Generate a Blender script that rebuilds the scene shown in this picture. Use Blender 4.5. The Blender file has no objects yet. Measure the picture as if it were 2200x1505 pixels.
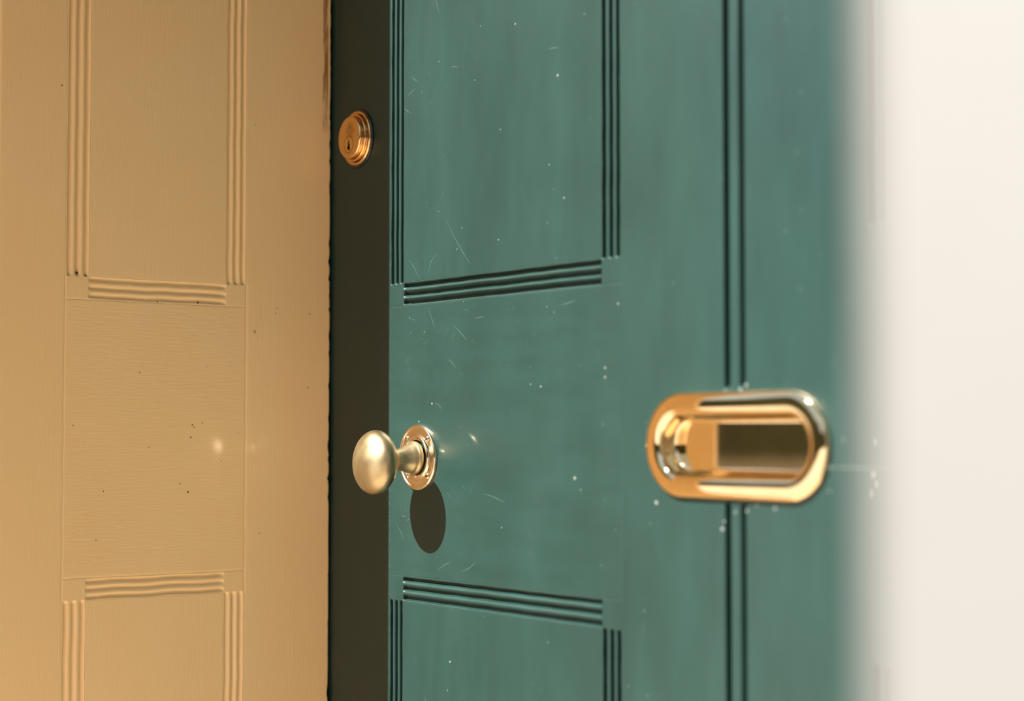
import bpy, bmesh, math, random
import numpy as np
from mathutils import Vector, Matrix

random.seed(7)
scn = bpy.context.scene
COL = scn.collection

# ------------------------------------------------------------------ camera
F_PX = 3883.0
yaw, pitch = math.radians(36.3), math.atan2(181.0, F_PX)
cam_data = bpy.data.cameras.new('camera')
cam = bpy.data.objects.new('camera', cam_data)
COL.objects.link(cam)
fh = Vector((-math.cos(yaw), math.sin(yaw), 0))
rt = Vector((math.sin(yaw), math.cos(yaw), 0))
fw = fh * math.cos(pitch) + Vector((0, 0, 1)) * math.sin(pitch)
up = rt.cross(fw)
CAM = Vector((1.3196, -0.8687, 1.06965))
cam.matrix_world = Matrix(((rt.x, up.x, -fw.x, CAM.x), (rt.y, up.y, -fw.y, CAM.y),
                           (rt.z, up.z, -fw.z, CAM.z), (0, 0, 0, 1)))
cam_data.sensor_width = 36.0
cam_data.lens = 36.0 * F_PX / 2200.0
cam_data.clip_start = 0.02
cam_data.clip_end = 300
cam_data.dof.use_dof = True
cam_data.dof.focus_distance = 1.575
cam_data.dof.aperture_fstop = (cam_data.lens / 1000) / 0.021
cam_data.dof.aperture_blades = 0
scn.camera = cam

# ------------------------------------------------------------------ sky
world = bpy.data.worlds.new('sky')
scn.world = world
world.use_nodes = True
wn, wl = world.node_tree.nodes, world.node_tree.links
wn.clear()


def wnode(t, **kw):
    n = wn.new(t)
    for k, v in kw.items():
        setattr(n, k, v)
    return n


tc = wnode('ShaderNodeTexCoord')
sep = wnode('ShaderNodeSeparateXYZ')
wl.new(tc.outputs['Generated'], sep.inputs[0])
sky = wnode('ShaderNodeValToRGB')
sky.color_ramp.elements[0].position = 0.0
sky.color_ramp.elements[0].color = (1.5, 1.85, 2.3, 1)
sky.color_ramp.elements[1].position = 0.9
sky.color_ramp.elements[1].color = (1.1, 1.35, 1.7, 1)
wl.new(sep.outputs['Z'], sky.inputs[0])
nz = wnode('ShaderNodeTexNoise')
nz.inputs['Scale'].default_value = 5.0
nz.inputs['Detail'].default_value = 6.0
wl.new(tc.outputs['Generated'], nz.inputs['Vector'])
# height of the far tree line, uneven
h1 = wnode('ShaderNodeMath', operation='MULTIPLY_ADD')
h1.inputs[1].default_value = 0.22
h1.inputs[2].default_value = 0.02
wl.new(nz.outputs['Fac'], h1.inputs[0])
hx = wnode('ShaderNodeMath', operation='MULTIPLY_ADD')   # tree line raised on the right, added to dim sky light on the lining
hx.use_clamp = True
hx.inputs[1].default_value = 0.6
hx.inputs[2].default_value = 0.0
wl.new(sep.outputs['X'], hx.inputs[0])
h3 = wnode('ShaderNodeMath', operation='ADD')
wl.new(hx.outputs[0], h3.inputs[0])
wl.new(h1.outputs[0], h3.inputs[1])
h2 = wnode('ShaderNodeMath', operation='LESS_THAN')
wl.new(sep.outputs['Z'], h2.inputs[0])
wl.new(h3.outputs[0], h2.inputs[1])
nz2 = wnode('ShaderNodeTexNoise')
nz2.inputs['Scale'].default_value = 11.0
nz2.inputs['Detail'].default_value = 5.0
wl.new(tc.outputs['Generated'], nz2.inputs['Vector'])
tree = wnode('ShaderNodeValToRGB')
tree.color_ramp.elements[0].position = 0.40
tree.color_ramp.elements[0].color = (0.045, 0.040, 0.024, 1)
tree.color_ramp.elements[1].position = 0.68
tree.color_ramp.elements[1].color = (0.26, 0.24, 0.12, 1)
wl.new(nz2.outputs['Fac'], tree.inputs[0])
m1 = wnode('ShaderNodeMix', data_type='RGBA')
wl.new(h2.outputs[0], m1.inputs[0])
wl.new(sky.outputs[0], m1.inputs[6])
wl.new(tree.outputs[0], m1.inputs[7])
g1 = wnode('ShaderNodeMath', operation='LESS_THAN')
g1.inputs[1].default_value = -0.015
wl.new(sep.outputs['Z'], g1.inputs[0])
m2 = wnode('ShaderNodeMix', data_type='RGBA')
m2.inputs[7].default_value = (0.75, 0.58, 0.42, 1)
wl.new(g1.outputs[0], m2.inputs[0])
wl.new(m1.outputs[2], m2.inputs[6])
bg = wnode('ShaderNodeBackground')
bg.inputs['Strength'].default_value = 0.5
wl.new(m2.outputs[2], bg.inputs['Color'])
wo = wnode('ShaderNodeOutputWorld')
wl.new(bg.outputs[0], wo.inputs[0])

# ------------------------------------------------------------------ sun and exposure
sun_data = bpy.data.lights.new('sun', 'SUN')
sun_data.energy = 29.0
sun_data.angle = math.radians(0.4)
sun_data.color = (1.0, 0.97, 0.92)
sun = bpy.data.objects.new('sun', sun_data)
COL.objects.link(sun)
sun.location = (-2, -6, 8)
sun.rotation_euler = Vector((0.31, 1.0, -1.025)).to_track_quat('-Z', 'Y').to_euler()

vs = scn.view_settings
vs.view_transform = 'Standard'
vs.look = 'None'
vs.exposure = 0.0
vs.gamma = 1.0
vs.use_curve_mapping = False


# ------------------------------------------------------------------ materials
class Mat:
    def __init__(self, name, color, rough=0.4, metal=0.0, ior=1.5):
        self.m = bpy.data.materials.new(name)
        self.m.use_nodes = True
        self.n, self.l = self.m.node_tree.nodes, self.m.node_tree.links
        self.p = self.n['Principled BSDF']
        self.p.inputs['Base Color'].default_value = (*color, 1)
        self.p.inputs['Roughness'].default_value = rough
        self.p.inputs['Metallic'].default_value = metal
        self.p.inputs['IOR'].default_value = ior
        self.tc = self.n.new('ShaderNodeTexCoord')

    def noise(self, scale, vec_scale=(1, 1, 1), detail=4, rough=0.55):
        mp = self.n.new('ShaderNodeMapping')
        mp.inputs['Scale'].default_value = vec_scale
        self.l.new(self.tc.outputs['Object'], mp.inputs['Vector'])
        t = self.n.new('ShaderNodeTexNoise')
        t.inputs['Scale'].default_value = scale
        t.inputs['Detail'].default_value = detail
        t.inputs['Roughness'].default_value = rough
        self.l.new(mp.outputs[0], t.inputs['Vector'])
        return t.outputs['Fac']

    def ramp(self, fac, stops):
        r = self.n.new('ShaderNodeValToRGB')
        els = r.color_ramp.elements
        while len(els) < len(stops):
            els.new(0.5)
        for e, (p, c) in zip(els, stops):
            e.position = p
            e.color = (*c, 1) if len(c) == 3 else c
        self.l.new(fac, r.inputs[0])
        return r.outputs[0]

    def mix(self, fac, a, b, mode='MIX'):
        m = self.n.new('ShaderNodeMix')
        m.data_type = 'RGBA'
        m.blend_type = mode
        for sock, v in ((m.inputs[0], fac), (m.inputs[6], a), (m.inputs[7], b)):
            if hasattr(v, 'links'):
                self.l.new(v, sock)
            elif isinstance(v, (int, float)):
                sock.default_value = v
            else:
                sock.default_value = (*v, 1)
        return m.outputs[2]

    def math(self, op, a, b=0.0, c=0.0):
        m = self.n.new('ShaderNodeMath')
        m.operation = op
        for sock, v in zip(m.inputs, (a, b, c)):
            if hasattr(v, 'links'):
                self.l.new(v, sock)
            else:
                sock.default_value = v
        return m.outputs[0]

    def bump(self, h, strength, dist):
        b = self.n.new('ShaderNodeBump')
        b.inputs['Strength'].default_value = strength
        b.inputs['Distance'].default_value = dist
        self.l.new(h, b.inputs['Height'])
        prev = self.p.inputs['Normal']
        if prev.links:
            self.l.new(prev.links[0].from_socket, b.inputs['Normal'])
        self.l.new(b.outputs[0], prev)


def green_paint(name, stroke):
    M = Mat(name, (0.02, 0.05, 0.04), rough=0.42)
    M.p.inputs['Specular IOR Level'].default_value = 0.34
    M.p.inputs['Coat Weight'].default_value = 0.20
    M.p.inputs['Coat Roughness'].default_value = 0.07
    M.p.inputs['Coat IOR'].default_value = 1.45
    cloud = M.noise(7.0, (1, 1, 0.5), 5, 0.6)
    grain = M.noise(26.0, (1.6, 1, 0.35) if stroke == 'v' else (0.4, 1, 1.8), 4, 0.6)
    c1 = M.ramp(cloud, [(0.30, (0.0028, 0.0165, 0.0134)), (0.55, (0.0038, 0.0200, 0.0162)), (0.78, (0.0080, 0.0250, 0.0216))])
    c2 = M.ramp(grain, [(0.28, (0.80, 0.85, 0.85)), (0.52, (1.0, 1.0, 1.0)), (0.74, (1.22, 1.13, 1.15))])
    col = M.mix(1.0, c1, c2, 'MULTIPLY')
    # tiny pale dust specks
    v = M.n.new('ShaderNodeTexVoronoi')
    v.inputs['Scale'].default_value = 95.0
    M.l.new(M.tc.outputs['Object'], v.inputs['Vector'])
    sel = M.math('GREATER_THAN', M.noise(160.0, (1, 1, 1), 0), 0.66)
    dot = M.math('LESS_THAN', v.outputs['Distance'], 0.075)
    dot = M.math('MULTIPLY', dot, sel)
    col = M.mix(dot, col, (0.05, 0.075, 0.065))
    M.l.new(col, M.p.inputs['Base Color'])
    M.l.new(M.ramp(cloud, [(0.3, (0.39,) * 3), (0.8, (0.46,) * 3)]), M.p.inputs['Roughness'])
    brush = M.noise(60.0, (14, 1, 1.0) if stroke == 'v' else (1.0, 1, 14), 3, 0.6)
    M.bump(brush, 0.10, 0.0003)
    M.bump(M.noise(14.0, (1, 1, 0.6), 2), 0.12, 0.003)
    return M.m


def cream_paint(name, stroke):
    M = Mat(name, (0.7, 0.5, 0.25), rough=0.45)
    M.p.inputs['Coat Weight'].default_value = 0.7
    M.p.inputs['Coat Roughness'].default_value = 0.09
    cloud = M.noise(5.0, (1, 1, 0.6), 4, 0.55)
    col = M.ramp(cloud, [(0.3, (0.94, 0.600, 0.280)), (0.7, (0.96, 0.645, 0.315))])
    sx = M.n.new('ShaderNodeSeparateXYZ')
    M.l.new(M.tc.outputs['Object'], sx.inputs[0])
    # brown stain close to the outer edge, high up
    e1 = M.math('GREATER_THAN', sx.outputs['Y'], -0.0105)
    e2 = M.math('LESS_THAN', sx.outputs['Y'], -0.0050)
    z1 = M.n.new('ShaderNodeMapRange')
    z1.inputs['From Min'].default_value = 1.352
    z1.inputs['From Max'].default_value = 1.368
    M.l.new(sx.outputs['Z'], z1.inputs['Value'])
    st = M.math('MULTIPLY', M.math('MULTIPLY', e1, e2), z1.outputs[0])
    st = M.math('MULTIPLY', st, M.ramp(M.noise(30.0, (1, 14, 1.5), 3), [(0.36, (0, 0, 0)), (0.54, (0.95,) * 3)]))
    col = M.mix(st, col, (0.34, 0.13, 0.035))
    M.l.new(col, M.p.inputs['Base Color'])
    brush = M.noise(55.0, (1, 9, 1.0) if stroke == 'v' else (1, 1.0, 11), 4, 0.65)
    M.bump(brush, 0.40, 0.0005)
    M.bump(M.noise(16.0, (1, 1, 1), 2), 0.15, 0.002)
    return M.m


def brass(name, color, rough, bump=0.1):
    M = Mat(name, color, rough=rough, metal=1.0)
    t = M.noise(70.0, (1, 1, 1), 5, 0.6)
    M.l.new(M.mix(M.ramp(t, [(0.35, (0, 0, 0)), (0.75, (0.6,) * 3)]), color, tuple(c * f for c, f in zip(color, (0.86, 0.80, 0.66)))),
            M.p.inputs['Base Color'])
    M.l.new(M.ramp(M.noise(45.0, (1, 1, 1), 4), [(0.3, (rough * 0.85,) * 3), (0.7, (rough * 1.25,) * 3)]), M.p.inputs['Roughness'])
    if bump:
        M.bump(M.noise(400.0, (1, 1, 1), 3), bump, 0.0001)
    return M.m


GREEN_V, GREEN_H = green_paint('green_gloss_paint_upright', 'v'), green_paint('green_gloss_paint_across', 'h')
CREAM_V, CREAM_H = cream_paint('cream_paint_upright', 'v'), cream_paint('cream_paint_across', 'h')
SCRATCH = Mat('scratched_paint', (0.040, 0.070, 0.060), rough=0.5).m
CHIP_GLINT = Mat('pale_chip_glint', (0.11, 0.115, 0.10), rough=0.6).m
DARK_DOT = Mat('dark_speck', (0.05, 0.03, 0.015), rough=0.7).m
DROP = Mat('paint_drop', (0.62, 0.40, 0.14), rough=0.15).m
BRASS = brass('satin_brass', (0.47, 0.375, 0.22), 0.33, 0.12)
BRASS_POL = brass('polished_brass', (0.86, 0.70, 0.52), 0.13, 0.03)
BRASS_PULL = brass('mirror_brass', (0.84, 0.67, 0.42), 0.025, 0.0)
def tarnish(m, at, size, col):
    n_, l_ = m.node_tree.nodes, m.node_tree.links
    p_ = n_['Principled BSDF']
    t_ = n_.new('ShaderNodeTexCoord')
    d_ = n_.new('ShaderNodeVectorMath')
    d_.operation = 'DISTANCE'
    d_.inputs[1].default_value = at
    l_.new(t_.outputs['Object'], d_.inputs[0])
    q_ = n_.new('ShaderNodeTexNoise')
    q_.inputs['Scale'].default_value = 260.0
    l_.new(t_.outputs['Object'], q_.inputs['Vector'])
    r_ = n_.new('ShaderNodeMapRange')
    r_.inputs['From Min'].default_value = size
    r_.inputs['From Max'].default_value = size * 0.4
    l_.new(d_.outputs['Value'], r_.inputs['Value'])
    k_ = n_.new('ShaderNodeMath')
    k_.operation = 'MULTIPLY'
    l_.new(r_.outputs[0], k_.inputs[0])
    l_.new(q_.outputs['Fac'], k_.inputs[1])
    x_ = n_.new('ShaderNodeMix')
    x_.data_type = 'RGBA'
    l_.new(k_.outputs[0], x_.inputs[0])
    l_.new(p_.inputs['Base Color'].links[0].from_socket, x_.inputs[6])
    x_.inputs[7].default_value = (*col, 1)
    l_.new(x_.outputs[2], p_.inputs['Base Color'])
    return m


BRASS_LOCK = brass('lock_brass', (0.88, 0.55, 0.25), 0.08, 0.04)
tarnish(BRASS_LOCK, (-0.1015, -0.0100, 1.3498), 0.0095, (0.36, 0.17, 0.07))
DARK = Mat('dark_void', (0.004, 0.003, 0.002), rough=0.5).m
BLACK_GLOSS = Mat('black_lacquer', (0.010, 0.009, 0.008), rough=0.08).m


def stone(name, a, b, scale, rough=0.8):
    M = Mat(name, a, rough=rough)
    M.l.new(M.ramp(M.noise(scale, (1, 1, 1), 6), [(0.3, a), (0.7, b)]), M.p.inputs['Base Color'])
    M.bump(M.noise(scale * 12, (1, 1, 1), 4), 0.2, 0.002)
    return M.m


WALL = stone('off_white_render', (0.096, 0.092, 0.086), (0.101, 0.098, 0.092), 3.0, 0.75)
STEP = stone('pale_stone', (0.31, 0.25, 0.18), (0.36, 0.29, 0.215), 4.0)
PAVE = stone('sandy_paving', (0.14, 0.105, 0.075), (0.18, 0.14, 0.10), 2.0)


# ------------------------------------------------------------------ helpers
def link(name, mesh, parent=None):
    o = bpy.data.objects.new(name, mesh)
    COL.objects.link(o)
    o.parent = parent
    return o


def props(o, label=None, cat=None, group=None, kind=None):
    for k, v in (('label', label), ('category', cat), ('group', group), ('kind', kind)):
        if v:
            o[k] = v
    return o


def bm_obj(name, bm, mats, parent=None, recalc=True):
    if recalc:
        bmesh.ops.recalc_face_normals(bm, faces=bm.faces)
    me = bpy.data.meshes.new(name)
    bm.to_mesh(me)
    bm.free()
    for m in mats:
        me.materials.append(m)
    return link(name, me, parent)


def box(bm, lo, hi, bevel=0.0, seg=3):
    r = bmesh.ops.create_cube(bm, size=1.0)
    vsx = r['verts']
    for v in vsx:
        v.co = Vector([lo[i] + (v.co[i] + 0.5) * (hi[i] - lo[i]) for i in range(3)])
    if bevel:
        es = list({e for v in vsx for e in v.link_edges})
        bmesh.ops.bevel(bm, geom=es, offset=bevel, segments=seg, profile=0.5, affect='EDGES')
    return bm


def lathe(bm, prof, cx, cz, seg=96, mat=0, base=0.0, cap=True):
    """prof: (radius, height off the door) in mm; the axis runs along -y"""
    rings = []
    for r, h in prof:
        ring = []
        for i in range(seg):
            a = 2 * math.pi * i / seg
            ring.append(bm.verts.new((cx + r / 1000 * math.cos(a), -(h / 1000) - base, cz + r / 1000 * math.sin(a))))
        rings.append(ring)
    for a, b in zip(rings, rings[1:]):
        for i in range(seg):
            j = (i + 1) % seg
            f = bm.faces.new((a[i], a[j], b[j], b[i]))
            f.smooth = True
            f.material_index = mat
    if cap:
        f = bm.faces.new(rings[-1])
        f.material_index = mat
    return rings


def smooth_profile(pts, n=5):
    """Catmull-Rom through the profile points, for soft turned shapes"""
    P = [pts[0]] + list(pts) + [pts[-1]]
    out = []
    for i in range(1, len(P) - 2):
        p0, p1, p2, p3 = P[i - 1], P[i], P[i + 1], P[i + 2]
        for k in range(n):
            t = k / n
            out.append(tuple(0.5 * (2 * p1[j] + (-p0[j] + p2[j]) * t + (2 * p0[j] - 5 * p1[j] + 4 * p2[j] - p3[j]) * t * t
                                    + (-p0[j] + 3 * p1[j] - 3 * p2[j] + p3[j]) * t ** 3) for j in (0, 1)))
    out.append(tuple(pts[-1]))
    return out


# ------------------------------------------------------------------ reeded panelling as relief
def groove_profile(u, outer, inner, wob, soft=False):
    """three scratched grooves with two round reeds between; 1 at the groove floor, 0 on the surface"""
    s = 1.0 if inner > outer else -1.0
    w = abs(inner - outer)
    t = (u - outer) * s + wob
    cs = [0.12 * w, 0.49 * w, 0.87 * w]
    hw_r = (cs[1] - cs[0]) / 2 * 1.0
    hw_e = 0.0024
    out = np.zeros_like(t)
    for k, c in enumerate(cs):
        dlt = t - c
        x = np.abs(dlt)
        reed = np.clip((0.0029 - x) / 0.0015, 0, 1)
        a = 1 - np.sqrt(np.clip(1 - reed ** 2, 0, 1))
        if soft:                             # rounder reeds
            reed = np.clip((0.0036 - x) / 0.0028, 0, 1)
            a = 1 - np.sqrt(np.clip(1 - reed ** 1.5, 0, 1))
        edge = np.clip(1 - (x / hw_e) ** 4, 0, 1)
        if soft:                             # lips rounded by many coats of paint
            lip = np.clip((0.0027 - x) / 0.0016, 0, 1)
            edge = 1 - np.sqrt(np.clip(1 - lip ** 2, 0, 1))
        left_is_edge, right_is_edge = k == 0, k == 2
        val = np.where(dlt < 0, edge if left_is_edge else a, edge if right_is_edge else a)
        val = np.where(x < (0.0008 if soft else 0.0013), np.maximum(val, 0.9), val)
        out = np.maximum(out, np.where((dlt < 0) & left_is_edge & (x > 0.003), 0, val))
    return np.clip(out, 0, 1)


def window(v, lo, hi, ramp):
    return np.clip(np.minimum(v - lo, hi - v) / ramp, 0, 1) ** 0.6


def relief(us, vs_, depth_fn, place, classify, hmat, thick, flip):
    """grid of front faces pushed in by depth, cut into regions; each region closed off at the back"""
    U, V = np.meshgrid(us, vs_, indexing='ij')
    D = depth_fn(U, V)
    regs = {}
    uc, vc = (us[:-1] + us[1:]) / 2, (vs_[:-1] + vs_[1:]) / 2
    for i in range(len(us) - 1):
        for j in range(len(vs_) - 1):
            regs.setdefault(classify(uc[i], vc[j]), []).append((i, j))
    out = {}
    for name, cells in regs.items():
        if name is None:
            continue
        bm = bmesh.new()
        vm = {}

        def vert(i, j):
            if (i, j) not in vm:
                vm[i, j] = bm.verts.new(place(us[i], vs_[j], D[i, j]))
            return vm[i, j]
        for i, j in cells:
            q = [vert(i, j), vert(i + 1, j), vert(i + 1, j + 1), vert(i, j + 1)]
            if flip:
                q.reverse()
            f = bm.faces.new(q)
            f.smooth = True
            f.material_index = hmat(uc[i], vc[j])
        # side walls and a back so that the piece is a solid board
        be = [e for e in bm.edges if e.is_boundary]
        inv = {v: k for k, v in vm.items()}
        back = {}
        for e in be:
            for v in e.verts:
                if v not in back:
                    i, j = inv[v]
                    back[v] = bm.verts.new(place(us[i], vs_[j], thick))
        for e in be:
            l = e.link_loops[0]
            a, b = l.vert, l.link_loop_next.vert
            f = bm.faces.new((b, a, back[a], back[b]))
            f.smooth = False
        out[name] = bm
    return out


def axis(lo, hi, fine, step):
    s = {lo, hi}
    x = lo
    while x < hi:
        s.add(x)
        x += step
    for a, b, st in fine:
        n = max(1, int(round((b - a) / st)))
        s = {q for q in s if not (a < q < b)} | {a + (b - a) * k / n for k in range(n + 1)}
    arr = np.array(sorted(s))
    keep = [0]
    for k in range(1, len(arr)):
        if arr[k] - arr[keep[-1]] > 1e-6:
            keep.append(k)
    return arr[keep]


def wobble(v, seed, amp):
    r = np.random.RandomState(seed)
    o = np.zeros_like(v)
    for k in range(5):
        o += np.sin(v * r.uniform(20, 220) + r.uniform(0, 6.28)) * r.uniform(0.3, 1)
    return o * amp / 2.2


def ribbon(bm, pts, width, mat, plane):
    """thin scratch following pts in the plane of the surface"""
    prev = None
    n = len(pts)
    for k, (a, b) in enumerate(pts):
        a2, b2 = pts[min(k + 1, n - 1)]
        a1, b1 = pts[max(k - 1, 0)]
        d = Vector((a2 - a1, b2 - b1)).normalized()
        w = width * (0.25 + 0.75 * math.sin(math.pi * (k + 0.3) / (n - 0.4)))
        nrm = Vector((-d.y, d.x)) * w / 2
        cur = [bm.verts.new(plane(a + nrm.x, b + nrm.y)), bm.verts.new(plane(a - nrm.x, b - nrm.y))]
        if prev:
            f = bm.faces.new((prev[0], prev[1], cur[1], cur[0]))
            f.material_index = mat
        prev = cur


def speck(bm, a, b, r, mat, plane, n=7, dome=0.0):
    vs2 = []
    for k in range(n):
        t = 2 * math.pi * k / n
        rr = r * random.uniform(0.7, 1.2)
        vs2.append(bm.verts.new(plane(a + rr * math.cos(t), b + rr * math.sin(t))))
    c = bm.verts.new(plane(a, b, dome))
    for k in range(n):
        f = bm.faces.new((vs2[k], vs2[(k + 1) % n], c))
        f.material_index = mat
        f.smooth = True


# ------------------------------------------------------------------ the green door
XC = 0.3985                                  # centre bead of the door
PZ = 1.0622                                  # height of the brass pull
PL, PR = 0.0535, 0.0378                      # half length of its straight part, its end radius
XO, XI = -0.0462, -0.0255                    # outer and inner line of the left moulding
XI2, XO2 = 0.2525, 0.2748
ZT0, ZT1 = 1.1842, 1.2036                    # moulding under the upper panels
ZB1, ZB0 = 0.9238, 0.9453                    # moulding over the lower panels
ZTOP0, ZTOP1 = 1.90, 1.88
ZLOW0, ZLOW1 = 0.40, 0.42
LEAFS = [(XO, XI, XI2, XO2), (2 * XC - XO2, 2 * XC - XI2, 2 * XC - XI, 2 * XC - XO)]
DOOR_X0, DOOR_X1, DOOR_Z0, DOOR_Z1 = -0.168, 0.965, 0.208, 2.075
DG = 0.0050


def door_depth(U, V):
    d = np.zeros_like(U)
    for n, (xo, xi, xi2, xo2) in enumerate(LEAFS):
        for (za, zb) in ((ZT1, ZTOP1), (ZLOW1, ZB1)):
            win = window(V, za, zb, 0.0022)
            for a, b in ((xo, xi), (xo2, xi2)):
                d = np.maximum(d, DG * groove_profile(U, a, b, wobble(V, int(a * 1e4) % 97, 0.00022)) * win)
        winx = window(U, xi, xi2, 0.0016)
        for a, b in ((ZT0, ZT1), (ZB0, ZB1), (ZTOP0, ZTOP1), (ZLOW0, ZLOW1)):
            d = np.maximum(d, DG * groove_profile(V, a, b, wobble(U, int(a * 1e4) % 89, 0.00022), True) * winx)
        # hair lines where rails meet stiles
        for xx in (xo - 0.0004, xo2 + 0.0008):
            d = np.maximum(d, 0.00022 * np.clip(1 - np.abs(U - xx) / 0.0007, 0, 1) * ((V > ZB0 - .001) & (V < ZT0 + .001)))
        for zz in (ZT0 - 0.0002, ZB0 + 0.0004):
            d = np.maximum(d, 0.00022 * np.clip(1 - np.abs(V - zz) / 0.0007, 0, 1) * ((U > xo) & (U < xo2)))
    # bead down the middle
    wz = np.maximum(window(V, PZ + PR + 0.0012, 2.04, 0.004), window(V, 0.24, PZ - PR - 0.0012, 0.004))
    t = np.abs(U - XC + wobble(V, 5, 0.0001))
    g = np.clip(np.minimum((t - 0.0040) / 0.0024, (0.0108 - t) / 0.0012), 0, 1)
    g = np.where(t < 0.007, 1 - np.sqrt(np.clip(1 - g ** 1.2, 0, 1)), g)
    d = np.maximum(d, 0.0062 * g * wz)
    # pocket that takes the cup of the pull
    q = np.maximum(np.abs(U - XC) - PL, 0)
    r = np.sqrt(q ** 2 + (V - PZ) ** 2)
    d = np.where(r < 0.0265, 0.017, d)
    return d


def door_place(u, v, d):
    return (u, d, v)


def door_class(u, v):
    for n, (xo, xi, xi2, xo2) in enumerate(LEAFS):
        for m, (z0, z1, i0, i1) in enumerate(((ZT0, ZTOP0, ZT1, ZTOP1), (ZLOW0, ZB0, ZLOW1, ZB1))):
            if xo - 0.001 < u < xo2 + 0.001 and z0 - 0.001 < v < z1 + 0.001:
                if xi + 0.0006 < u < xi2 - 0.0006 and i0 + 0.0006 < v < i1 - 0.0006:
                    return 'panel%d%d' % (n, m)
                return 'mould%d%d' % (n, m)
    if abs(u - XC) < 0.0115 and not (PZ - PR + .004 < v < PZ + PR - .004):
        return 'bead'
    return 'leaf'


def door_hmat(u, v):
    for (xo, xi, xi2, xo2) in LEAFS:
        if xo < u < xo2 and ZB0 < v < ZT0:
            return 1
    return 0


fx, fz = [], []
for xo, xi, xi2, xo2 in LEAFS:
    for a, b in ((xo, xi), (xi2, xo2)):
        st = 0.0003 if xo < 0.3 else 0.0007
        fx.append((min(a, b) - 0.0018, max(a, b) + 0.0018, st))
fx.append((XC - 0.0125, XC + 0.0125, 0.0005))
for a, b in ((ZT0, ZT1), (ZB1, ZB0)):
    fz.append((a - 0.0018, b + 0.0042, 0.0004) if a == ZT0 else (a - 0.0042, b + 0.0018, 0.0004))
for s in (-1, 1):
    c = PZ + s * PR
    fz.append((c - 0.008, c + 0.008, 0.0008))
for a, b in ((ZTOP1, ZTOP0), (ZLOW0, ZLOW1)):
    fz.append((a - 0.002, b + 0.002, 0.0012))
dx = axis(DOOR_X0, DOOR_X1, fx, 0.008)
dz_mid = axis(0.80, 1.50, fz[:4], 0.006)
dz_out = axis(DOOR_Z0, DOOR_Z1, fz[4:], 0.04)
dz = np.array(sorted(set(np.round(np.concatenate([dz_mid, dz_out[(dz_out < 0.795) | (dz_out > 1.505)]]), 7))))
parts = relief(dx, dz, door_depth, door_place, door_class, door_hmat, 0.044, False)

# fine wear scratches, pale specks and highlights painted as pale dots, put into the piece they lie on


def dplane(a, b, dome=0.0):
    return (a, -0.00006 - dome, b)


def region_of(a, b):
    return parts[door_class(a, b)]


def flat_enough(a, b):
    return float(door_depth(np.array([[a]]), np.array([[b]]))[0, 0]) < 0.0003


C_ = CAM


def on_door(px, py):
    d = fw + rt * ((px - 1100) / F_PX) - up * ((py - 752.5) / F_PX)
    p = C_ + d * (-C_.y / d.y)
    return p.x, p.z


def on_lining(px, py):
    d = fw + rt * ((px - 1100) / F_PX) - up * ((py - 752.5) / F_PX)
    p = C_ + d * ((-0.1501 - C_.x) / d.x)
    return p.y, p.z


seen = [((960, 476), (985, 525), (1011, 568)), ((1098, 589), (1124, 570), (1152, 558)), ((879, 558), (890, 575), (902, 600)),
        ((922, 590), (925, 565), (938, 545)), ((897, 642), (898, 690), (897, 720)), ((919, 660), (928, 685), (934, 704)),
        ((975, 698), (990, 715), (1003, 730)), ((1020, 684), (1030, 681), (1040, 680)), ((868, 232), (875, 238), (884, 244)),
        ((885, 163), (890, 170), (898, 176)), ((936, 0), (940, 14), (944, 30)), ((968, 145), (976, 143), (984, 146)),
        ((940, 1225), (955, 1213), (970, 1207)), ((990, 1228), (1010, 1218), (1024, 1203)), ((1040, 1060), (1062, 1068), (1085, 1080)),
        ((850, 1122), (860, 1140), (868, 1160)), ((862, 1106), (868, 1109), (873, 1107)), ((873, 1120), (877, 1116), (881, 1111)),
        ((930, 1090), (935, 1102), (938, 1108)), ((876, 205), (884, 198), (892, 190)), ((1178, 106), (1188, 103), (1200, 102)),
        ((1205, 655), (1222, 650), (1238, 643)), ((935, 866), (943, 870), (948, 880)), ((962, 772), (972, 779), (978, 790))]
for tri in seen:
    p = [on_door(*q) for q in tri]
    pts = []
    for k in range(9):
        t = k / 8
        pts.append(tuple((1 - t) ** 2 * p[0][i] + 2 * t * (1 - t) * (2 * p[1][i] - (p[0][i] + p[2][i]) / 2) + t * t * p[2][i] for i in (0, 1)))
    if all(flat_enough(*q) for q in pts):
        ribbon(region_of(*pts[4]), pts, 0.00034, 2, dplane)
for k in range(170):
    a = -0.022 + abs(random.gauss(0, 0.10))
    b = random.uniform(0.84, 1.46) if random.random() < .6 else random.gauss(1.13, 0.06)
    if a > 0.9:
        continue
    ang, ln = random.choice((1, -1)) * random.uniform(0.3, 1.4), random.uniform(0.002, 0.011)
    cur = random.uniform(-1, 1)
    pts = [(a + ln * t * math.cos(ang + cur * t), b + ln * t * math.sin(ang + cur * t)) for t in (0, .2, .4, .6, .8, 1)]
    if all(flat_enough(*q) for q in pts) and len({door_class(*q) for q in pts}) == 1:
        ribbon(region_of(a, b), pts, random.uniform(0.00008, 0.00018), 2, dplane)
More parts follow.
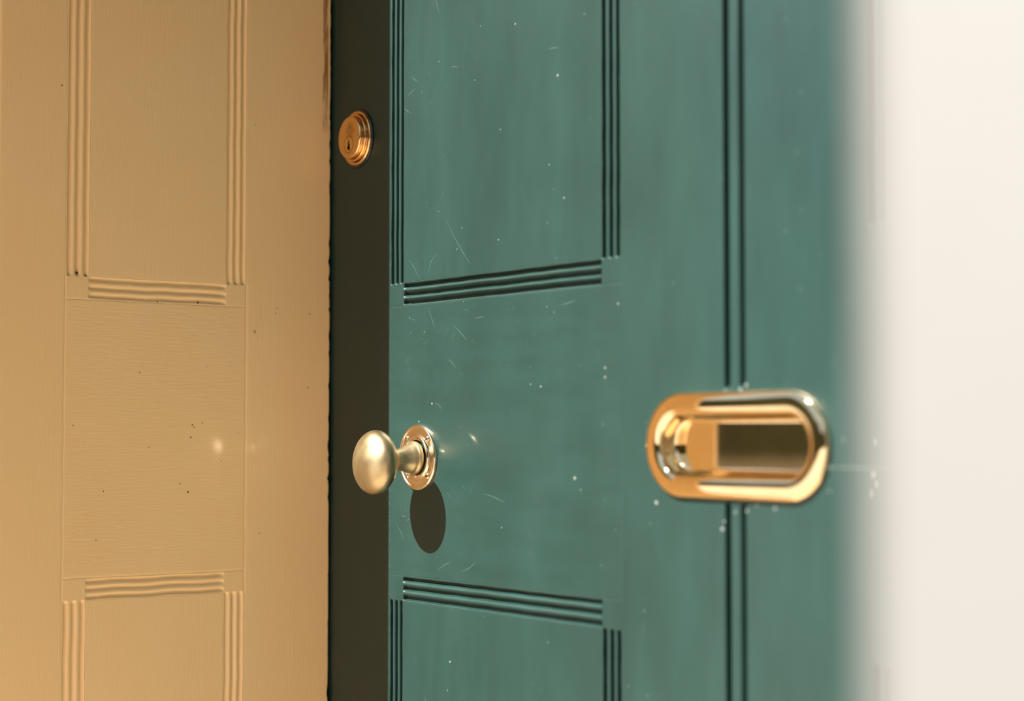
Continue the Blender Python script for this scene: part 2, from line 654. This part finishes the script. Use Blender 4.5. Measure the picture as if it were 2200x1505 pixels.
dots = [(1212, 425, .0008), (1235, 1027, .0014), (1162, 830, .0009), (1107, 52, .0008), (1198, 162, .001), (943, 132, .0006), (1071, 515, .0007),
        (967, 1421, .0010), (1140, 825, .0006), (1328, 652, .0008), (900, 905, .0010), (928, 867, .0012), (1075, 278, .0006), (1020, 172, .0005),
        (1410, 1080, .0016), (1300, 790, .0010), (1300, 810, .0009), (1605, 1098, .0010), (1626, 1085, .0010), (1665, 1092, .0012),
        (1552, 1136, .0014), (1556, 1120, .001), (1580, 1100, .0009), (1782, 1003, .0017), (1603, 827, .0013), (1782, 1055, .0007),
        (1875, 950, .0016), (1872, 1020, .0022), (1878, 1040, .0018), (1868, 1060, .0014), (1811, 945, .0008)]
for x_, y_, r_ in dots:  # real pale specks, plus glints by the pull and far right painted pale
    a, b = on_door(x_, y_)
    speck(region_of(a, b), a, b, r_, 3, dplane, dome=r_ * 0.5)
a, b = on_door(1784, 1003)
ribbon(region_of(a, b), [(a + 0.009 * k, b) for k in range(8)], 0.0005, 3, dplane)
for k in range(160):                        # flecks where the paint has worn off along the edge of the stile
    b = random.uniform(0.84, 1.47) if random.random() < .4 else random.gauss(0.98, 0.08)
    a = -0.0474 + random.gauss(0, 0.00035)
    speck(region_of(a, b), a, b, random.uniform(0.00012, 0.00035), 3, dplane, n=5)
for k in range(70):
    a, b = random.uniform(-0.02, 0.9), random.uniform(0.84, 1.46)
    if flat_enough(a, b):
        speck(region_of(a, b), a, b, random.uniform(0.0002, 0.0005), 3, dplane, n=6)

DM = [GREEN_V, GREEN_H, SCRATCH, CHIP_GLINT]
door = bm_obj('front_door', parts['leaf'], DM, None, recalc=False)
props(door, 'glossy dark green panelled door in sunlight with brass knob, lock and pull', 'door', kind='thing')
for n in (0, 1):
    for m in (0, 1):
        pn = bm_obj('panel', parts['panel%d%d' % (n, m)], DM, door, recalc=False)
        bm_obj('panel_moulding', parts['mould%d%d' % (n, m)], DM, pn, recalc=False)
bm_obj('centre_bead', parts['bead'], DM, door, recalc=False)

# round knob
bm = bmesh.new()
NB, NA, NH = 15.1, 27.6, 45.0
prof = smooth_profile([(14.4, 4.4), (14.7, 6.2), (14.3, 7.4), (13.4, 8.8), (12.8, 11.0), (11.2, 14.5), (10.0, 18.0), (9.4, 22.0), (9.4, 26.0)], 6)
prof += [(10.6, 26.6), (11.0, 27.6), (10.9, 28.8), (11.8, 29.6), (12.6, 30.2)]
for k in range(0, 61):
    a = math.radians(-62 + (90 + 62) * k / 60)
    prof.append((NA * math.cos(a), NH + NB * math.sin(a)))
prof[-1] = (0.02, NH + NB)
lathe(bm, prof, 0, 1.05, 128)
for v in bm.verts:                          # the worn knob droops a little
    v.co.z += 0.088 * v.co.y
knob = props(bm_obj('door_knob', bm, [BRASS], door), 'round satin brass knob casting an oval shadow')
bm = bmesh.new()
prof = [(28.6, -0.5), (28.7, 0.6), (28.6, 1.8), (28.1, 2.6), (27.3, 3.0), (26.5, 2.9), (25.9, 2.4), (25.2, 2.1), (24.0, 2.05), (20.6, 2.2), (20.0, 2.6),
        (19.6, 3.5), (18.9, 4.2), (18.0, 4.4), (17.3, 4.1), (16.9, 3.7), (16.6, 3.4), (16.2, 3.2), (15.2, 3.0)]
lathe(bm, smooth_profile(prof, 3), 0, 1.05, 128, cap=False)
rose = bm_obj('knob_rose', bm, [BRASS_POL], knob)
for k in range(4):
    a = math.radians(45 + 90 * k)
    cx, cz = 0.0226 * math.cos(a), 1.05 + 0.0226 * math.sin(a)
    bm = bmesh.new()
    lathe(bm, [(2.7, 1.9), (2.7, 2.35), (2.3, 2.9), (1.4, 3.2), (0.3, 3.3)], cx, cz, 28, 0)
    t = math.radians(25 + 50 * k)
    sb = bmesh.new()
    box(sb, (-0.0023, -0.00342, -0.00035), (0.0023, -0.0029, 0.00035))
    for v in sb.verts:
        x, z = v.co.x, v.co.z
        v.co.x, v.co.z = cx + x * math.cos(t) - z * math.sin(t), cz + x * math.sin(t) + z * math.cos(t)
    tmp = bpy.data.meshes.new('slot')
    sb.to_mesh(tmp)
    sb.free()
    nf = len(bm.faces)
    bm.from_mesh(tmp)
    bpy.data.meshes.remove(tmp)
    bm.faces.ensure_lookup_table()
    for f in bm.faces[nf:]:
        f.material_index = 1
    bm_obj('screw', bm, [BRASS_POL, DARK], knob)

# cylinder lock
LX, LZ = -0.1035, 1.3433
bm = bmesh.new()
prof = [(25.2, 0.2), (25.3, 1.7), (24.8, 2.7), (23.7, 3.1), (22.4, 2.9), (20.4, 2.4), (20.4, 3.4), (22.1, 4.2), (22.3, 5.2), (21.7, 6.0), (20.6, 6.1),
        (18.2, 5.6), (17.6, 6.0), (18.0, 7.0), (19.5, 7.6), (19.7, 8.6), (19.2, 9.5), (18.1, 10.0)]
sp = smooth_profile(prof, 3)
rings = lathe(bm, sp, LX, LZ, 96, cap=False)
outer = rings[-1]
PXc, PZc, PRr = LX - 0.0004, LZ - 0.0064, 0.0082
inner = [bm.verts.new((PXc + PRr * math.cos(2 * math.pi * i / 48), -0.0100, PZc + PRr * math.sin(2 * math.pi * i / 48))) for i in range(48)]
ie = [bm.edges.new((inner[i], inner[(i + 1) % 48])) for i in range(48)]
oe = [bm.edges.get((outer[i], outer[(i + 1) % 96])) for i in range(96)]
bmesh.ops.triangle_fill(bm, edges=ie + oe, use_beauty=True, use_dissolve=False)
deep = [bm.verts.new((v.co.x, -0.0060, v.co.z)) for v in inner]
for i in range(48):
    f = bm.faces.new((inner[i], inner[(i + 1) % 48], deep[(i + 1) % 48], deep[i]))
    f.material_index = 1
f = bm.faces.new(deep)
f.material_index = 1
lock = props(bm_obj('cylinder_lock', bm, [BRASS_LOCK, DARK], door), 'round brass keyhole lock on the shaded stile')
bm = bmesh.new()
lathe(bm, [(27.2, -0.2), (27.4, 0.7), (26.8, 1.5), (25.4, 1.8), (23.0, 1.6)], LX, LZ, 96)
bm_obj('backing_ring', bm, [BLACK_GLOSS], lock)
# plug with a zig-zag keyway cut into it
bm = bmesh.new()
n = 48
R0 = 0.00765
out = [bm.verts.new((PXc + R0 * math.cos(2 * math.pi * i / n), -0.01005, PZc + R0 * math.sin(2 * math.pi * i / n))) for i in range(n)]
kw = [(-0.3, 4.6), (0.3, 4.6), (0.5, 2.8), (1.3, 1.8), (0.7, 0.7), (1.9, -1.2), (1.3, -2.2), (2.0, -3.4), (1.5, -5.2), (0.3, -5.6), (-1.1, -5.3), (-1.0, -4.0),
      (-1.9, -3.0), (-1.3, -1.6), (-0.6, -0.9), (-1.2, 0.6), (-0.6, 1.6)]
kin = [bm.verts.new((PXc + a * 1.35 / 1000, -0.01005, PZc + b / 1000)) for a, b in kw]
eo = [bm.edges.new((out[i], out[(i + 1) % n])) for i in range(n)]
ei = [bm.edges.new((kin[i], kin[(i + 1) % len(kin)])) for i in range(len(kin))]
bmesh.ops.triangle_fill(bm, edges=eo + ei, use_beauty=True, use_dissolve=False)
for loop, m in ((out, 0), (kin, 1)):
    bk = [bm.verts.new((v.co.x, -0.0062, v.co.z)) for v in loop]
    for i in range(len(loop)):
        f = bm.faces.new((loop[i], loop[(i + 1) % len(loop)], bk[(i + 1) % len(loop)], bk[i]))
        f.material_index = m
    if m:
        f = bm.faces.new(bk)
        f.material_index = 1
plug = bm_obj('key_plug', bm, [BRASS_LOCK, DARK], lock)

# oval flush pull on the middle of the door


def stadium(r, h, nseg=28):
    pts = []
    for s in (1, -1):
        for k in range(nseg + 1):
            a = -math.pi / 2 + math.pi * k / nseg
            pts.append((XC + s * PL + s * r * math.cos(a), -h, PZ + s * r * math.sin(a)))
    return pts


def stadium_sweep(bm, prof, cap, flat_last=False):
    rings = [[bm.verts.new(p) for p in stadium(r / 1000, h / 1000)] for r, h in prof]
    m = len(rings[0])
    for a, b in zip(rings, rings[1:]):
        for i in range(m):
            j = (i + 1) % m
            f = bm.faces.new((a[i], a[j], b[j], b[i]))
            f.smooth = True
    if cap:
        f = bm.faces.new(rings[-1])
        f.smooth = False


bm = bmesh.new()
prof = [(37.6, -0.1), (37.8, 1.6), (37.3, 3.2), (36.0, 4.4), (33.8, 5.0), (30.5, 5.2), (26.5, 5.2), (23.8, 4.9), (22.2, 4.1), (21.1, 2.7), (20.6, 1.4),
        (20.4, 0.3)]
stadium_sweep(bm, smooth_profile(prof, 4), False)
pull = props(bm_obj('flush_pull', bm, [BRASS_PULL], door), 'oval brass pull plate with a sunken mirror-like cup')
bm = bmesh.new()
prof = [(20.25, 1.2), (20.1, -1.0), (19.9, -4.5), (19.5, -6.8), (18.6, -8.2), (17.3, -8.9), (15.8, -9.1)]
stadium_sweep(bm, smooth_profile(prof, 4), True)
bm_obj('recessed_cup', bm, [BRASS_PULL], pull)

# ------------------------------------------------------------------ cream panelled lining on the left of the opening
X0 = -0.1501
LEDGE = -0.0013
L_OUT, L_IN, R_IN, R_OUT = -0.2628, -0.2425, -0.1105, -0.0915
LZT0, LZT1, LZB1, LZB0 = 1.1868, 1.2058, 0.9285, 0.9462
LG = 0.0021


def lin_depth(U, V):
    d = np.zeros_like(U)
    for (za, zb) in ((LZT1, 1.88), (0.42, LZB1)):
        win = window(V, za, zb, 0.0025)
        for a, b in ((L_OUT, L_IN), (R_OUT, R_IN)):
            d = np.maximum(d, LG * groove_profile(U, a, b, wobble(V, int(-a * 1e4) % 71, 0.0003), True) * win)
    winx = window(U, L_IN, R_IN, 0.004)
    for a, b in ((LZT0, LZT1), (LZB0, LZB1), (1.90, 1.88), (0.40, 0.42)):
        d = np.maximum(d, LG * 0.85 * groove_profile(V, a, b, wobble(U, int(a * 1e4) % 83, 0.0004), True) * winx)
    for yy in (L_OUT - 0.0008, R_OUT + 0.0012):
        d = np.maximum(d, 0.00035 * np.clip(1 - np.abs(U - yy + wobble(V, 3, .0002)) / 0.0009, 0, 1) * ((V > LZB0 - .02) & (V < LZT0 + .02)))
    for zz in (LZT0 - 0.0006, LZB0 + 0.0012):
        d = np.maximum(d, 0.0003 * np.clip(1 - np.abs(V - zz + wobble(U, 9, .0003)) / 0.0009, 0, 1) * ((U > L_OUT) & (U < R_OUT)))
    d = d + 0.0016 * np.clip((U - (LEDGE - 0.0016)) / 0.0016, 0, 1) ** 2      # rounded-over edge
    return d


rsg = np.random.RandomState(11)
chip_z = [(rsg.uniform(0.82, 1.48), rsg.uniform(0.0012, 0.005), rsg.uniform(0.0003, 0.0010)) for _ in range(46)]


def edge_jit(u, v):
    k = max(0.0, 1 - (LEDGE - u) / 0.0045)
    if k <= 0:
        return 0.0
    j = float(wobble(np.array(v), 21, 0.00025))
    for z, w, a in chip_z:
        t = abs(v - z) / w
        if t < 1:
            j += a * (1 - t * t)
    return j * k


def lin_place(u, v, d):
    if d > 0.02:
        return (X0 - d, u, v)
    return (X0 - d, u - edge_jit(u, v), v)


def lin_class(u, v):
    if L_OUT - .001 < u < R_OUT + .001:
        for m, (z0, z1, i0, i1) in enumerate(((LZT0, 1.90, LZT1, 1.88), (0.40, LZB0, 0.42, LZB1))):
            if z0 - .001 < v < z1 + .001:
                if L_IN + .0006 < u < R_IN - .0006 and i0 + .0006 < v < i1 - .0006:
                    return 'panel%d' % m
                return 'mould%d' % m
    return 'lining'


def lin_hmat(u, v):
    return 1 if (L_OUT < u < R_OUT and LZB0 < v < LZT0) else 0


LIN_Y0 = -0.327
ly = axis(LIN_Y0, LEDGE, [(L_OUT - .002, L_IN + .005, .0005), (R_IN - .005, R_OUT + .002, .0005), (LEDGE - .006, LEDGE, .0005)], 0.006)
lz_mid = axis(0.80, 1.50, [(LZT0 - .002, LZT1 + .004, .0005), (LZB1 - .004, LZB0 + .002, .0005)], 0.0022)
lz_out = axis(0.2005, 2.079, [(.398, .422, .0015), (1.878, 1.902, .0015)], 0.05)
lz = np.array(sorted(set(np.round(np.concatenate([lz_mid, lz_out[(lz_out < 0.795) | (lz_out > 1.505)]]), 7))))
lparts = relief(ly, lz, lin_depth, lin_place, lin_class, lin_hmat, 0.028, False)


def lplane(a, b, dome=0.0):
    return (X0 + 0.00007 + dome, a, b)


for px, py, r in ((595, 662, .0006), (665, 674, .0007), (593, 673, .0006), (444, 787, .0005), (300, 800, .0006), (413, 912, .0008), (417, 917, .0006),
                  (410, 939, .0008), (435, 908, .0006), (512, 929, .0005), (404, 1056, .0009), (387, 1038, .0006), (557, 1145, .0006), (206, 1160, .0006),
                  (157, 913, .0006), (222, 1055, .0006), (475, 990, .0006), (548, 268, .0006), (133, 183, .0008), (661, 832, .0007), (320, 960, .0006),
                  (338, 540 + 108, .0007), (425, 540 + 110, .0010)):
    a, b = on_lining(px, py)
    speck(lparts[lin_class(a, b)], a, b, r, 2, lplane, n=6)
for px, py, r in ((165, 586, .0024), (184, 592, .0014), (506, 612, .0012)):         # dark spots at groove ends
    a, b = on_lining(px, py)
    bmx = lparts[lin_class(a, b)]
    speck(bmx, a, b, r * .6, 2, lambda p, q, dome=0: (X0 - 0.0002 + dome, p, q), n=9)
a, b = on_lining(547, 713)
speck(lparts['lining'], a, b, .0017, 3, lplane, n=14, dome=.0009)
LM = [CREAM_V, CREAM_H, DARK_DOT, DROP]
lining = bm_obj('trim_1', lparts['lining'], LM, None, recalc=False)
props(lining, 'cream painted panelled lining in shade on the left of the green door', 'door lining', kind='structure')
for m in (0, 1):
    pn = bm_obj('panel', lparts['panel%d' % m], LM, lining, recalc=False)
    bm_obj('panel_moulding', lparts['mould%d' % m], LM, pn, recalc=False)

# matching lining on the right, its face turned to the door opening
lin2 = lining.copy()
lin2.data = lining.data.copy()
lin2.name = 'trim_2'
COL.objects.link(lin2)
props(lin2, 'off-white panelled lining on the right of the green door', 'door lining', kind='structure')


def mirror_mesh(me):
    b2 = bmesh.new()
    b2.from_mesh(me)
    for v in b2.verts:
        v.co.x = 2 * XC - v.co.x
    bmesh.ops.reverse_faces(b2, faces=b2.faces)
    b2.to_mesh(me)
    b2.free()


mirror_mesh(lin2.data)
lin2.data.materials.clear()
for m_ in (WALL, WALL, DARK_DOT, WALL):
    lin2.data.materials.append(m_)
for ch in [o for o in lining.children]:
    c = ch.copy()
    c.data = ch.data.copy()
    mirror_mesh(c.data)
    c.parent = lin2
    for k_ in (0, 1):
        c.data.materials[k_] = WALL
    COL.objects.link(c)
    for g in ch.children:
        d = g.copy()
        d.data = g.data.copy()
        mirror_mesh(d.data)
        d.parent = c
        for k_ in (0, 1):
            d.data.materials[k_] = WALL
        COL.objects.link(d)

# ------------------------------------------------------------------ walls, soffit, step, ground
OUTX, OUTY_L, OUTY_R = 0.100, -0.571, -0.5805
OUTY = OUTY_L


def wall(side):
    bm = bmesh.new()
    OUTY = OUTY_L if side < 0 else OUTY_R
    xin = X0 - 0.0282
    xo = X0 - OUTX
    ys = [(-3.2, OUTY), (xo, OUTY), (xo, LIN_Y0 - 0.0005), (xin, LIN_Y0 - 0.0005), (xin, 0.30), (-3.2, 0.30)]
    if side > 0:
        ys = [(2 * XC - x, y) for x, y in ys]
    lo = [bm.verts.new((x, y, 0.0395)) for x, y in ys]
    hi = [bm.verts.new((x, y, 3.4)) for x, y in ys]
    bm.faces.new(lo)
    bm.faces.new(hi)
    ne = []
    for i in range(len(ys)):
        j = (i + 1) % len(ys)
        bm.faces.new((lo[i], lo[j], hi[j], hi[i]))
    e = bm.edges.get((lo[1], hi[1]))
    bmesh.ops.bevel(bm, geom=[e], offset=0.012, segments=8, profile=0.5, affect='EDGES')
    for f in bm.faces:
        f.smooth = abs(f.normal.z) < .5 and f.calc_area() < 0.05
    return bm


wl_ = bm_obj('wall_left', wall(-1), [CREAM_V])
props(wl_, 'rendered wall left of the door recess, its corner beside the cream lining', 'wall', kind='structure')
wr_ = bm_obj('wall_right', wall(1), [WALL])
props(wr_, 'bright off-white wall corner filling the right side, very close and blurred', 'wall', kind='structure')
bm = bmesh.new()
box(bm, (X0 - OUTX + 0.0002, OUTY, 2.080), (2 * XC - X0 + OUTX - 0.0002, 0.30, 3.4))  # soffit out of view, set low and dark to dim the lining's top
props(bm_obj('ceiling', bm, [GREEN_H]), 'unseen dark green soffit over the door recess, added low to dim the upper lining', 'ceiling', kind='structure')
bm = bmesh.new()
box(bm, (-0.60, -1.05, 0.04), (1.40, 0.30, 0.2), 0.008)
props(bm_obj('floor', bm, [STEP]), 'pale stone step in front of the green door', 'step', kind='structure')
bm = bmesh.new()
box(bm, (-25, -40, -0.20), (25, 6, 0.039))
props(bm_obj('floor_ground', bm, [PAVE]), 'sandy paving in front of the step', 'ground', kind='structure')
bm = bmesh.new()
box(bm, (X0 - 0.028, 0.0450, 0.2005), (2 * XC - X0 + 0.028, 0.08, 2.0795))
props(bm_obj('wall_back', bm, [DARK]), 'dark space behind the green door', 'wall', kind='structure')
